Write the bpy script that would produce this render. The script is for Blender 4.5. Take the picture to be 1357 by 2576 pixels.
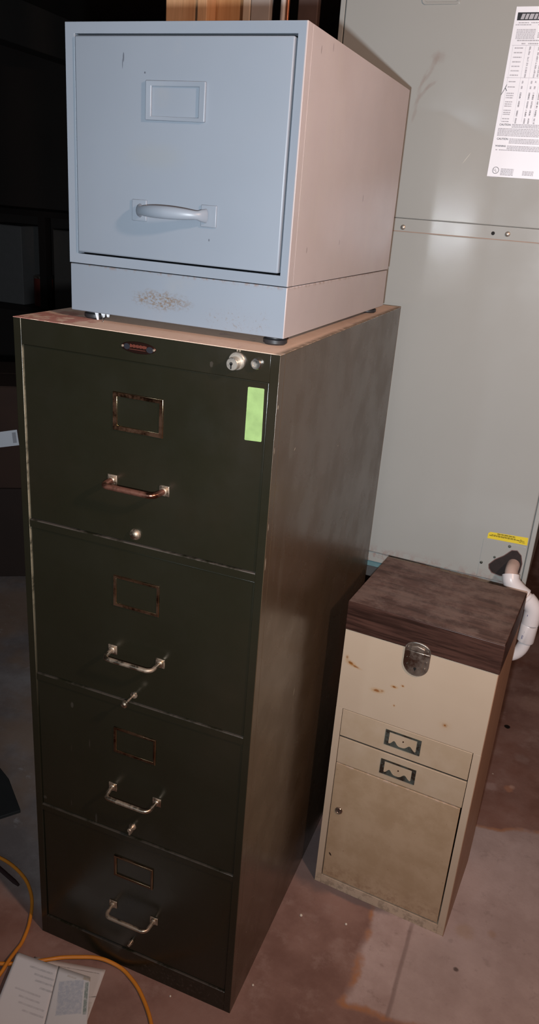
import bpy, bmesh, math, random
from mathutils import Vector, Matrix, noise
random.seed(7)
PI = math.pi
for o in list(bpy.data.objects): bpy.data.objects.remove(o)
scene = bpy.context.scene
COL = scene.collection

# ------------------------------------------------------------------ camera
cam_d = bpy.data.cameras.new('camera'); cam = bpy.data.objects.new('camera', cam_d); COL.objects.link(cam)
R_right = Vector((0.92699, 0.368, 0.07262)); R_down = Vector((0.19912, -0.31871, -0.9267)); R_fwd = Vector((-0.31788, 0.8735, -0.36872))
CAM = Vector((0.82048, -1.01270, 1.51387))
M = Matrix((( R_right.x, -R_down.x, -R_fwd.x), (R_right.y, -R_down.y, -R_fwd.y), (R_right.z, -R_down.z, -R_fwd.z))).to_4x4()
M.translation = CAM
cam.matrix_world = M
cam_d.sensor_fit = 'VERTICAL'; cam_d.sensor_height = 36.0; cam_d.sensor_width = 36.0
cam_d.lens = 1955.87/2576*36.0
cam_d.clip_start = 0.02; cam_d.clip_end = 60
scene.camera = cam

# ------------------------------------------------------------------ world, lights, exposure
w = bpy.data.worlds.new('world'); scene.world = w; w.use_nodes = True
w.node_tree.nodes['Background'].inputs[0].default_value = (0.75, 0.85, 1.0, 1)
w.node_tree.nodes['Background'].inputs[1].default_value = 0.012
vs = scene.view_settings
vs.view_transform = 'Standard'; vs.look = 'None'; vs.exposure = 0.58; vs.gamma = 1.0; vs.use_curve_mapping = False

def light(name, kind, loc, target, energy, color, **kw):
    d = bpy.data.lights.new(name, kind); o = bpy.data.objects.new(name, d); COL.objects.link(o)
    o.location = loc
    if target is not None:
        o.rotation_euler = (Vector(target)-Vector(loc)).to_track_quat('-Z', 'Y').to_euler()
    d.energy = energy; d.color = color
    for k, v in kw.items(): setattr(d, k, v)
    return o
FLASH = CAM - R_right*0.035 + R_down*0.055 - R_fwd*0.0
light('camera_flash', 'SPOT', FLASH, CAM + R_fwd*2 - R_down*0.50 + R_right*0.15, 56, (0.86, 0.93, 1.0), shadow_soft_size=0.012, spot_size=2.0, spot_blend=1.0)
light('work_lamp', 'POINT', (1.52, -0.60, 2.0), None, 40, (1.0, 0.66, 0.50), shadow_soft_size=0.05)
light('cool_streak_fill', 'AREA', (-0.385, -3.15, 1.66), (0.518, 0.8, 1.518), 4.0, (0.70, 0.85, 1.0), shape='RECTANGLE', size=0.11, size_y=0.85)  # unseen narrow lamp added for the panel streak and a cool fill

# ------------------------------------------------------------------ helpers: objects
def tag(o, label=None, cat=None, group=None, kind=None):
    if label: o['label'] = label
    if cat: o['category'] = cat
    if group: o['group'] = group
    if kind: o['kind'] = kind
    return o
def thing(name, label, cat, loc=(0, 0, 0), rz=0, group=None):
    o = bpy.data.objects.new(name, None); COL.objects.link(o)
    o.empty_display_size = 0.1; o.location = loc; o.rotation_euler = (0, 0, rz)
    return tag(o, label, cat, group)

class MB:
    def __init__(s): s.bm = bmesh.new()
    def quadloop(s, rings, closed=True, caps=True):
        R = [[s.bm.verts.new(p) for p in r] for r in rings]
        n = len(R[0])
        for a, b in zip(R[:-1], R[1:]):
            for i in range(n if closed else n-1):
                j = (i+1) % n
                s.bm.faces.new((a[i], a[j], b[j], b[i]))
        if caps:
            s.bm.faces.new(list(reversed(R[0]))); s.bm.faces.new(R[-1])
        return s
    def box(s, a, b):
        x0, y0, z0 = [min(p, q) for p, q in zip(a, b)]; x1, y1, z1 = [max(p, q) for p, q in zip(a, b)]
        v = [s.bm.verts.new(p) for p in ((x0,y0,z0),(x1,y0,z0),(x1,y1,z0),(x0,y1,z0),(x0,y0,z1),(x1,y0,z1),(x1,y1,z1),(x0,y1,z1))]
        for f in ((0,3,2,1),(4,5,6,7),(0,1,5,4),(1,2,6,5),(2,3,7,6),(3,0,4,7)): s.bm.faces.new([v[i] for i in f])
        return s
    def prism(s, pts, y0, y1):           # outline in x,z extruded along y
        a = [s.bm.verts.new((x, y0, z)) for x, z in pts]; b = [s.bm.verts.new((x, y1, z)) for x, z in pts]
        n = len(pts)
        s.bm.faces.new(a); s.bm.faces.new(list(reversed(b)))
        for i in range(n): s.bm.faces.new((a[(i+1) % n], a[i], b[i], b[(i+1) % n]))
        return s
    def ring(s, outer, inner, y0, y1, yi=None):   # frame: outer loop to inner loop, y0 front, y1 back
        n = len(outer); yi = y0 if yi is None else yi
        of = [s.bm.verts.new((x, y0, z)) for x, z in outer]; inf = [s.bm.verts.new((x, yi, z)) for x, z in inner]
        ob = [s.bm.verts.new((x, y1, z)) for x, z in outer]; ib = [s.bm.verts.new((x, y1, z)) for x, z in inner]
        for i in range(n):
            j = (i+1) % n
            s.bm.faces.new((of[i], of[j], inf[j], inf[i])); s.bm.faces.new((of[j], of[i], ob[i], ob[j]))
            s.bm.faces.new((inf[i], inf[j], ib[j], ib[i])); s.bm.faces.new((ob[i], ib[i], ib[j], ob[j]))
        return s
    def lathe(s, prof, c, axis='-y', n=28):       # prof: (radius, height along axis)
        rings = []
        for r, h in prof:
            ring = []
            for i in range(n):
                t = 2*PI*i/n; u, v = r*math.cos(t), r*math.sin(t)
                if axis == '-y': p = (c[0]+u, c[1]-h, c[2]+v)
                elif axis == 'z': p = (c[0]+u, c[1]+v, c[2]+h)
                elif axis == 'x': p = (c[0]+h, c[1]+u, c[2]+v)
                ring.append(p)
            rings.append(ring)
        return s.quadloop(rings)
    def tube(s, pts, r, n=16, flat=1.0, up=None):
        pts = [Vector(p) for p in pts]; rad = r if isinstance(r, (list, tuple)) else [r]*len(pts)
        rings = []; ref = Vector(up or (0, 0, 1)); prev = None
        for i, p in enumerate(pts):
            t = (pts[min(i+1, len(pts)-1)]-pts[max(i-1, 0)]).normalized()
            if prev is None:
                if abs(t.dot(ref)) > 0.95: ref = Vector((1, 0, 0))
                a = (ref-t*ref.dot(t)).normalized()
            else:
                a = (prev-t*prev.dot(t)).normalized()
            prev = a; b = t.cross(a)
            rr = rad[i]; ra, rb = (rr if isinstance(rr, (list, tuple)) else (rr, rr*flat))
            rings.append([tuple(p+a*ra*math.cos(2*PI*k/n)+b*rb*math.sin(2*PI*k/n)) for k in range(n)])
        return s.quadloop(rings)
    def build(s, name, mat, parent=None, bevel=0, seg=2, smooth=True, angle=35):
        bmesh.ops.recalc_face_normals(s.bm, faces=s.bm.faces)
        me = bpy.data.meshes.new(name); s.bm.to_mesh(me); s.bm.free()
        o = bpy.data.objects.new(name, me); COL.objects.link(o)
        if mat: me.materials.append(mat)
        if parent: o.parent = parent
        if bevel:
            m = o.modifiers.new('bevel', 'BEVEL'); m.width = bevel; m.segments = seg; m.limit_method = 'ANGLE'; m.angle_limit = math.radians(40)
            m.harden_normals = False
        if smooth:
            for p in me.polygons: p.use_smooth = True
            try: me.set_sharp_from_angle(angle=math.radians(angle))
            except Exception: pass
        return o
def bezier(pts, n=10):                   # Catmull-Rom through points
    P = [Vector(p) for p in pts]; P = [P[0]*2-P[1]]+P+[P[-1]*2-P[-2]]; out = []
    for i in range(1, len(P)-2):
        for k in range(n):
            t = k/n; a, b, c, d = P[i-1:i+3]
            out.append(0.5*((2*b)+(c-a)*t+(2*a-5*b+4*c-d)*t*t+(3*b-a-3*c+d)*t**3))
    out.append(P[-2]); return out
def arc(cx, cz, r, a0, a1, n=10, rz=None):
    rz = r if rz is None else rz
    return [(cx+r*math.cos(math.radians(a0+(a1-a0)*i/n)), cz+rz*math.sin(math.radians(a0+(a1-a0)*i/n))) for i in range(n+1)]
def rrect(x0, z0, x1, z1, r, n=4):
    return arc(x1-r, z1-r, r, 0, 90, n)+arc(x0+r, z1-r, r, 90, 180, n)+arc(x0+r, z0+r, r, 180, 270, n)+arc(x1-r, z0+r, r, 270, 360, n)
def text(body, size, loc, parent, mat, name='lettering', rot=0.0, depth=0.0002, bold=0.0, align='LEFT', sx=1.0):
    c = bpy.data.curves.new(name, 'FONT'); c.body = body; c.size = size; c.extrude = depth; c.offset = bold; c.align_x = align
    t = bpy.data.objects.new(name, c); COL.objects.link(t)
    dg = bpy.context.evaluated_depsgraph_get(); dg.update()
    me = bpy.data.meshes.new_from_object(t.evaluated_get(dg)); bpy.data.objects.remove(t)
    me.materials.clear(); me.materials.append(mat)
    me.transform(Matrix.Translation(loc) @ Matrix.Rotation(PI/2, 4, 'X') @ Matrix.Rotation(rot, 4, 'Z') @ Matrix.Diagonal((sx, 1, 1, 1)))
    o = bpy.data.objects.new(name, me); COL.objects.link(o); o.parent = parent
    return o

# ------------------------------------------------------------------ helpers: materials
class NT:
    def __init__(s, name):
        s.m = bpy.data.materials.new(name); s.m.use_nodes = True; s.t = s.m.node_tree; s.n = s.t.nodes; s.l = s.t.links
        s.b = s.n['Principled BSDF']; s.tc = s.n.new('ShaderNodeTexCoord'); s.co = s.tc.outputs['Object']
        s.sx = s.n.new('ShaderNodeSeparateXYZ'); s.l.new(s.co, s.sx.inputs[0])
    def val(s, sock, v):
        if hasattr(v, 'links') or isinstance(v, bpy.types.NodeSocket): s.l.new(v, sock)
        else: sock.default_value = v
    def math(s, op, a, b=0.0, c=None, clamp=False):
        n = s.n.new('ShaderNodeMath'); n.operation = op; n.use_clamp = clamp; s.val(n.inputs[0], a); s.val(n.inputs[1], b)
        if c is not None: s.val(n.inputs[2], c)
        return n.outputs[0]
    def noise(s, scale, detail=4, rough=0.55, stretch=None, off=(0, 0, 0), dist=0.0):
        mp = s.n.new('ShaderNodeMapping'); s.l.new(s.co, mp.inputs[0]); mp.inputs['Location'].default_value = off
        mp.inputs['Scale'].default_value = stretch or (1, 1, 1)
        n = s.n.new('ShaderNodeTexNoise'); s.l.new(mp.outputs[0], n.inputs['Vector'])
        n.inputs['Scale'].default_value = scale; n.inputs['Detail'].default_value = detail; n.inputs['Roughness'].default_value = rough
        n.inputs['Distortion'].default_value = dist
        return n.outputs[0]
    def ramp(s, v, lo, hi, a=0.0, b=1.0):
        n = s.n.new('ShaderNodeMapRange'); n.interpolation_type = 'SMOOTHSTEP'; s.val(n.inputs[0], v)
        n.inputs[1].default_value = lo; n.inputs[2].default_value = hi; n.inputs[3].default_value = a; n.inputs[4].default_value = b
        return n.outputs[0]
    def mix(s, f, a, b, mode='MIX'):
        n = s.n.new('ShaderNodeMix'); n.data_type = 'RGBA'; n.blend_type = mode; s.val(n.inputs[0], f)
        for k, v in ((6, a), (7, b)):
            if isinstance(v, tuple): v = (v[0], v[1], v[2], 1)
            s.val(n.inputs[k], v)
        return n.outputs[2]
    def spot(s, axes, c, r, soft=0.5, wob=0.6, wscale=60, off=0.0, rot=0.0, square=False):
        """mask of one blotch: 1 inside, 0 outside, edge broken by noise"""
        A = {'x': s.sx.outputs[0], 'y': s.sx.outputs[1], 'z': s.sx.outputs[2]}
        u = s.math('SUBTRACT', A[axes[0]], c[0]); v = s.math('SUBTRACT', A[axes[1]], c[1])
        if rot:
            cs, sn = math.cos(rot), math.sin(rot)
            u2 = s.math('ADD', s.math('MULTIPLY', u, cs), s.math('MULTIPLY', v, sn)); v = s.math('SUBTRACT', s.math('MULTIPLY', v, cs), s.math('MULTIPLY', u, sn)); u = u2
        u = s.math('DIVIDE', u, r[0]); v = s.math('DIVIDE', v, r[1])
        d = s.math('MAXIMUM', s.math('ABSOLUTE', u), s.math('ABSOLUTE', v)) if square else s.math('SQRT', s.math('ADD', s.math('MULTIPLY', u, u), s.math('MULTIPLY', v, v)))
        if wob: d = s.math('ADD', d, s.math('MULTIPLY', s.math('SUBTRACT', s.noise(wscale, 5, 0.65, off=(off, off*2, 0)), 0.5), wob*2))
        return s.ramp(d, 1.0+soft*0.5, 1.0-soft*0.5)
    def finish(s, col, rough=0.5, metal=0.0, bump=None, bstr=0.1, spec=0.5, coat=0.0, bdist=0.002):
        s.val(s.b.inputs['Base Color'], (col[0], col[1], col[2], 1) if isinstance(col, tuple) else col)
        s.val(s.b.inputs['Roughness'], rough); s.val(s.b.inputs['Metallic'], metal)
        s.b.inputs['Specular IOR Level'].default_value = spec
        s.b.inputs['Coat Weight'].default_value = coat
        if bump is not None:
            n = s.n.new('ShaderNodeBump'); n.inputs['Strength'].default_value = bstr; n.inputs['Distance'].default_value = bdist
            s.l.new(bump, n.inputs['Height']); s.l.new(n.outputs[0], s.b.inputs['Normal'])
        return s.m
def plain(name, col, rough=0.5, metal=0.0, var=0.12, scale=25, spec=0.5, bstr=0.0, coat=0.0):
    t = NT(name); n = t.noise(scale, 5)
    c = t.mix(n, tuple(v*(1-var) for v in col), tuple(min(1, v*(1+var)) for v in col))
    return t.finish(c, rough, metal, t.noise(scale*12, 2) if bstr else None, bstr, spec, coat)

# blue-grey paint
def blue_paint(name, plinth=False, side=False):
    t = NT(name)
    n = t.noise(5, 4); f = t.noise(260, 2)
    c = t.mix(n, (0.205, 0.240, 0.282), (0.230, 0.264, 0.308))
    c = t.mix(t.math('MULTIPLY', t.ramp(t.noise(3, 5, off=(1, 5, 2)), 0.45, 0.70), 0.25), c, (0.23, 0.235, 0.25))
    # lighter pinkish colour on the cabinet's side sheets (object x beyond the front corner)
    c = t.mix(t.math('MULTIPLY', t.ramp(t.noise(9, 5, off=(3, 1, 0)), 0.60, 0.78), 0.25), c, (0.30, 0.29, 0.26))
    if side:
        sd = t.mix(t.noise(14, 4), (0.39, 0.335, 0.325), (0.46, 0.395, 0.38))
        sd = t.mix(t.math('MULTIPLY', t.ramp(t.noise(10, 5, stretch=(1, 2.5, .5)), 0.5, 0.8), 0.30), sd, (0.46, 0.42, 0.35))
        for k, (y, z, a, b) in enumerate(((0.066, 0.121, .0012, .004), (0.057, 0.376, .0012, .005), (0.105, 0.387, .0010, .005), (0.33, 0.20, .0015, .006), (.22, .13, .001, .004))):
            sd = t.mix(t.math('MULTIPLY', t.spot('yz', (y, z), (a, b), wob=.3), .7), sd, (0.10, 0.07, 0.06))
        c = t.mix(t.ramp(t.sx.outputs[0], 0.3660, 0.3672), c, sd)
    if plinth:
        g = t.math('MULTIPLY', t.spot('xz', (0.165, 0.032), (0.042, 0.012), 0.9, 0.8, 45), t.ramp(t.noise(300, 5, 0.75, stretch=(.6, 1, 1)), 0.42, 0.60))
        c = t.mix(t.math('MULTIPLY', g, 0.85), c, (0.16, 0.11, 0.065))
        g = t.math('MULTIPLY', t.spot('xz', (0.300, 0.018), (0.05, 0.014), 1.2, 0.8, 50, 3.0), t.ramp(t.noise(220, 5, 0.75), 0.55, 0.66))
        c = t.mix(t.math('MULTIPLY', g, 0.6), c, (0.17, 0.12, 0.08))
        edge = t.math('MULTIPLY', t.ramp(t.sx.outputs[2], 0.066, 0.0715), t.ramp(t.noise(70, 5, .8), 0.48, 0.62))
        c = t.mix(t.math('MULTIPLY', edge, 0.6), c, (0.20, 0.11, 0.06))
    else:
        for k, (x, z, a, b) in enumerate(((0.098, 0.355, .0011, .006), (0.1327, 0.3365, .0013, .0013), (0.2423, 0.1255, .0010, .0018), (0.0965, 0.347, .0006, .006))):
            c = t.mix(t.math('MULTIPLY', t.spot('xz', (x, z), (a, b), wob=.4), .8), c, (0.07, 0.08, 0.10))
        c = t.mix(t.math('MULTIPLY', t.spot('xz', (0.15, 0.232), (0.035, 0.014), 1.6, .6, 20), .22), c, (0.25, 0.26, 0.235))
    return t.finish(c, t.ramp(n, .3, .7, .36, .46), 0, f, 0.05, 0.5, bdist=.0005)

def green_paint(name, kind):
    t = NT(name); n = t.noise(6, 5); f = t.noise(240, 2)
    c = t.mix(n, (0.0130, 0.0118, 0.0068), (0.0180, 0.0170, 0.0095))
    c = t.mix(t.math('MULTIPLY', t.ramp(t.noise(3, 4, off=(5, 2, 1)), .45, .8), .5), c, (0.032, 0.022, 0.014))
    if kind == 'body':   # side sheet: brown cast of the warm lamplight painted over the olive
        sd = t.mix(t.noise(7, 6, .6, stretch=(1, 1.3, .5)), (0.046, 0.031, 0.016), (0.084, 0.052, 0.030))
        sd = t.mix(t.math('MULTIPLY', t.ramp(t.noise(16, 5, .7, stretch=(1, 2.5, .3)), .55, .75), .35), sd, (0.13, 0.11, 0.08))
        for y, z, a, b, r in ((0.0962, 1.1591, .004, .0012, .5), (0.2236, 0.6293, .0015, .007, -.4), (0.0032, 0.9980, .0015, .010, 0), (0.0049, 1.2449, .002, .003, 0), (.004, 1.06, .001, .006, 0), (.004, 1.18, .001, .005, 0), (.06, .16, .002, .001, 0), (.35, 1.10, .003, .001, 0)):
            sd = t.mix(t.math('MULTIPLY', t.spot('yz', (y, z), (a, b), wob=.5, rot=r), .7), sd, (0.42, 0.36, 0.27))
        c = t.mix(t.ramp(t.sx.outputs[0], 0.4492, 0.4503), c, sd)
        # highlights of the lit folded edges painted in as pale broken lines
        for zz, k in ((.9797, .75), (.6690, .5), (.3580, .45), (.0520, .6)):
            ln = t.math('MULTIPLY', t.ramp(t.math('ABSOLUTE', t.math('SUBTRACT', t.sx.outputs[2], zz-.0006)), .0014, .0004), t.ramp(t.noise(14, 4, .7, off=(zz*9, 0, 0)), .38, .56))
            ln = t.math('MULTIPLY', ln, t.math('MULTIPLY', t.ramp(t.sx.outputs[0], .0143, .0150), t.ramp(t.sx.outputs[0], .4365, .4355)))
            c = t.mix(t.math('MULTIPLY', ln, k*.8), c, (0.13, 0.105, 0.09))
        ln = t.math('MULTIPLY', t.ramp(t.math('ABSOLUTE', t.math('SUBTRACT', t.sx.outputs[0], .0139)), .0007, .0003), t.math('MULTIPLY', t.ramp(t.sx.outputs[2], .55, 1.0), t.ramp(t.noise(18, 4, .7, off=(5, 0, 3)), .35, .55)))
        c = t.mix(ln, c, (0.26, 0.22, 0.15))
        # dust settled along the plinth and lower rail
        c = t.mix(t.math('MULTIPLY', t.spot('xz', (.34, .027), (.12, .02), 1.5, .6, 20), t.ramp(t.noise(150, 4), .5, .7, 0, .35)), c, (0.12, 0.09, 0.07))
    scr = t.math('MULTIPLY', t.ramp(t.noise(55, 3, .5, stretch=(1, 1, .12), off=(1, 4, 2)), .735, .76), .35)
    c = t.mix(t.math('MULTIPLY', scr, .5), c, (0.10, 0.075, 0.06))
    for x, z, a, b in ((.3457, 1.2927, .0025, .004), (.09, .62, .003, .006), (.14, .37, .002, .012), (.02, .375, .004, .004)):
        c = t.mix(t.math('MULTIPLY', t.spot('xz', (x, z), (a, b), wob=.7, wscale=300), .18), c, (0.16, 0.13, 0.11))
    return t.finish(c, t.ramp(t.noise(9, 4, off=(2, 2, 2)), .3, .7, .20, .34), 0, f, .10, 0.5, bdist=.0005)

def dusty_top():
    t = NT('dust_on_olive_top'); n = t.noise(14, 6, .65); f = t.noise(300, 3)
    dust = t.mix(t.noise(22, 5, .6), (0.66, 0.46, 0.34), (0.78, 0.58, 0.46))
    c = t.mix(t.ramp(n, .26, .36), (0.14, 0.11, 0.075), dust)
    red = t.math('MULTIPLY', t.spot('xy', (0.045, 0.025), (0.075, 0.085), .8, .6, 30), t.ramp(t.noise(45, 4), .42, .55))
    c = t.mix(t.math('MULTIPLY', red, .75), c, (0.42, 0.14, 0.12))
    c = t.mix(t.math('MULTIPLY', t.ramp(t.noise(35, 4, off=(9, 1, 1)), .6, .7), .5), c, (0.50, 0.34, 0.32))
    e = t.math('MULTIPLY', t.ramp(t.sx.outputs[0], .437, .4495), t.ramp(t.noise(60, 4), .35, .55, .5, 1))
    c = t.mix(t.math('MULTIPLY', e, .8), c, (0.10, 0.085, 0.055))
    return t.finish(c, .85, 0, f, .4, .2, bdist=.001)

def wood(name, dark, light, axis='x', scale=1.0, rough=.5, dust=None, knots=False):
    t = NT(name); st = {'x': (1.2, 12, 22), 'z': (18, 18, 1.0), 'y': (18, 1.2, 18)}[axis]
    g = t.noise(3.0*scale, 6, .62, stretch=st, dist=.35); g2 = t.noise(9*scale, 5, .7, stretch=st, off=(3, 3, 3))
    c = t.mix(t.ramp(g, .30, .66), dark, light)
    c = t.mix(t.math('MULTIPLY', t.ramp(g2, .50, .64), .22 if axis == 'z' else .45), c, tuple(v*.55 for v in dark))
    if dust:
        c = t.mix(t.math('MULTIPLY', t.ramp(t.noise(18, 6, .7), .40, .62), dust[1]), c, dust[0])
    return t.finish(c, rough, 0, g2, .12, .4, bdist=.0008)

def beige_paint(name, kind):
    t = NT(name); n = t.noise(7, 4); f = t.noise(200, 2)
    c = t.mix(n, (0.50, 0.385, 0.275), (0.56, 0.435, 0.32))
    if kind == 'door':
        c = t.mix(t.ramp(t.noise(12, 5, .65), .35, .65), (0.40, 0.275, 0.165), (0.47, 0.335, 0.215))
        c = t.mix(t.math('MULTIPLY', t.ramp(t.noise(110, 4, .6, off=(4, 4, 4)), .66, .72), .6), c, (0.22, 0.12, 0.06))
        c = t.mix(t.math('MULTIPLY', t.spot('xz', (0.0303, 0.0973), (.0022, .005), wob=.3, rot=.6), .95), c, (0.02, 0.012, 0.008))
        c = t.mix(t.math('MULTIPLY', t.math('MULTIPLY', t.ramp(t.sx.outputs[2], .10, .03), t.ramp(t.noise(60, 5, .7, off=(1, 7, 2)), .45, .62)), .5), c, (0.25, 0.14, 0.08))
        c = t.mix(t.math('MULTIPLY', t.math('MULTIPLY', t.ramp(t.sx.outputs[2], .352, .360), t.ramp(t.noise(50, 5, .7, off=(1, 7, 2)), .48, .56)), .6), c, (0.60, 0.45, 0.36))
    elif kind == 'drawer':
        c = t.mix(t.ramp(t.noise(9, 5, .65, off=(2, 0, 5)), .35, .7), (0.46, 0.34, 0.225), (0.52, 0.40, 0.285))
    elif kind == 'shell':
        for x, z, a, b, r, k in ((.0202, .6215, .0055, .0028, -.3, .95), (.0316, .6166, .006, .0016, -.2, .8), (.0839, .5760, .006, .0028, .1, .85), (.0960, .579, .003, .0020, .4, .5), (.1195, .5981, .0035, .0018, 0, .95), (.1372, .6065, .002, .0014, 0, .9), (.1256, .5538, .0013, .0015, 0, .7), (.2355, .5471, .0018, .0018, 0, .95), (.2355, .5471, .006, .005, 0, .2), (.011, .633, .002, .003, 0, .6)):
            c = t.mix(t.math('MULTIPLY', t.spot('xz', (x, z), (a*1.9, b*1.9), 1.4, .6, 250, rot=r), k*.55), c, (0.42, 0.20, 0.04)); c = t.mix(t.math('MULTIPLY', t.spot('xz', (x, z), (a, b), .9, .6, 250, rot=r), k), c, (0.24, 0.075, 0.008))
        e = t.math('MULTIPLY', t.ramp(t.sx.outputs[2], .06, .0), t.ramp(t.noise(50, 5, .75), .46, .60))
        c = t.mix(t.math('MULTIPLY', e, .5), c, (0.16, 0.12, 0.085))
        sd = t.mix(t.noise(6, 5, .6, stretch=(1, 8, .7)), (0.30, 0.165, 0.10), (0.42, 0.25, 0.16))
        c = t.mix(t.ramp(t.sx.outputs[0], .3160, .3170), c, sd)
    return t.finish(c, t.ramp(n, .3, .7, .45, .58), 0, f, .12, .45, bdist=.0006)

def hvac_paint():
    t = NT('grey_green_enamel'); n = t.noise(4, 4); f = t.noise(180, 2); lump = t.noise(9, 2)
    c = t.mix(n, (0.365, 0.372, 0.350), (0.400, 0.405, 0.382))
    sm = [(-.0560, 1.8069, .0045, .014, -.45), (-.066, 1.782, .003, .018, -.6), (-.0765, 1.77, .003, .020, -.35), (-.082, 1.737, .0035, .016, -.25), (-.070, 1.752, .003, .020, -.6), (-.0577, 1.7635, .003, .012, -.9), (-.085, 1.71, .003, .014, -.2), (-.050, 1.815, .012, .010, 0)]
    for i, (x, z, a, b, r) in enumerate(sm):
        c = t.mix(t.math('MULTIPLY', t.spot('xz', (x, z-.655), (a, b), 1.2, .7, 120, i, rot=r), .20), c, (0.22, 0.12, 0.09))
    c = t.mix(t.math('MULTIPLY', t.spot('xz', (.0384, .9752), (.0008, .012), wob=.2, rot=-.6), .6), c, (0.62, 0.62, 0.55))
    lo = t.math('MULTIPLY', t.ramp(t.sx.outputs[2], .075, .035), t.ramp(t.noise(40, 5, .7), .45, .6))
    c = t.mix(t.math('MULTIPLY', lo, .5), c, (0.30, 0.14, 0.11))
    return t.finish(c, t.ramp(t.noise(12, 4), .3, .7, .11, .17), 0, lump, .04, .5, bdist=.004)

def metal(name, col, rough=.3, tarnish=None, amt=.5, scale=60):
    t = NT(name); c = col
    if tarnish:
        m = t.math('MULTIPLY', t.ramp(t.noise(scale, 5, .7), .40, .60), amt); c = t.mix(m, col, tarnish)
        return t.finish(c, t.math('ADD', rough, t.math('MULTIPLY', m, .35)), t.math('SUBTRACT', 1.0, t.math('MULTIPLY', m, .6)), t.noise(scale*5, 2), .1, bdist=.0004)
    return t.finish(c, rough, 1.0)

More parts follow.
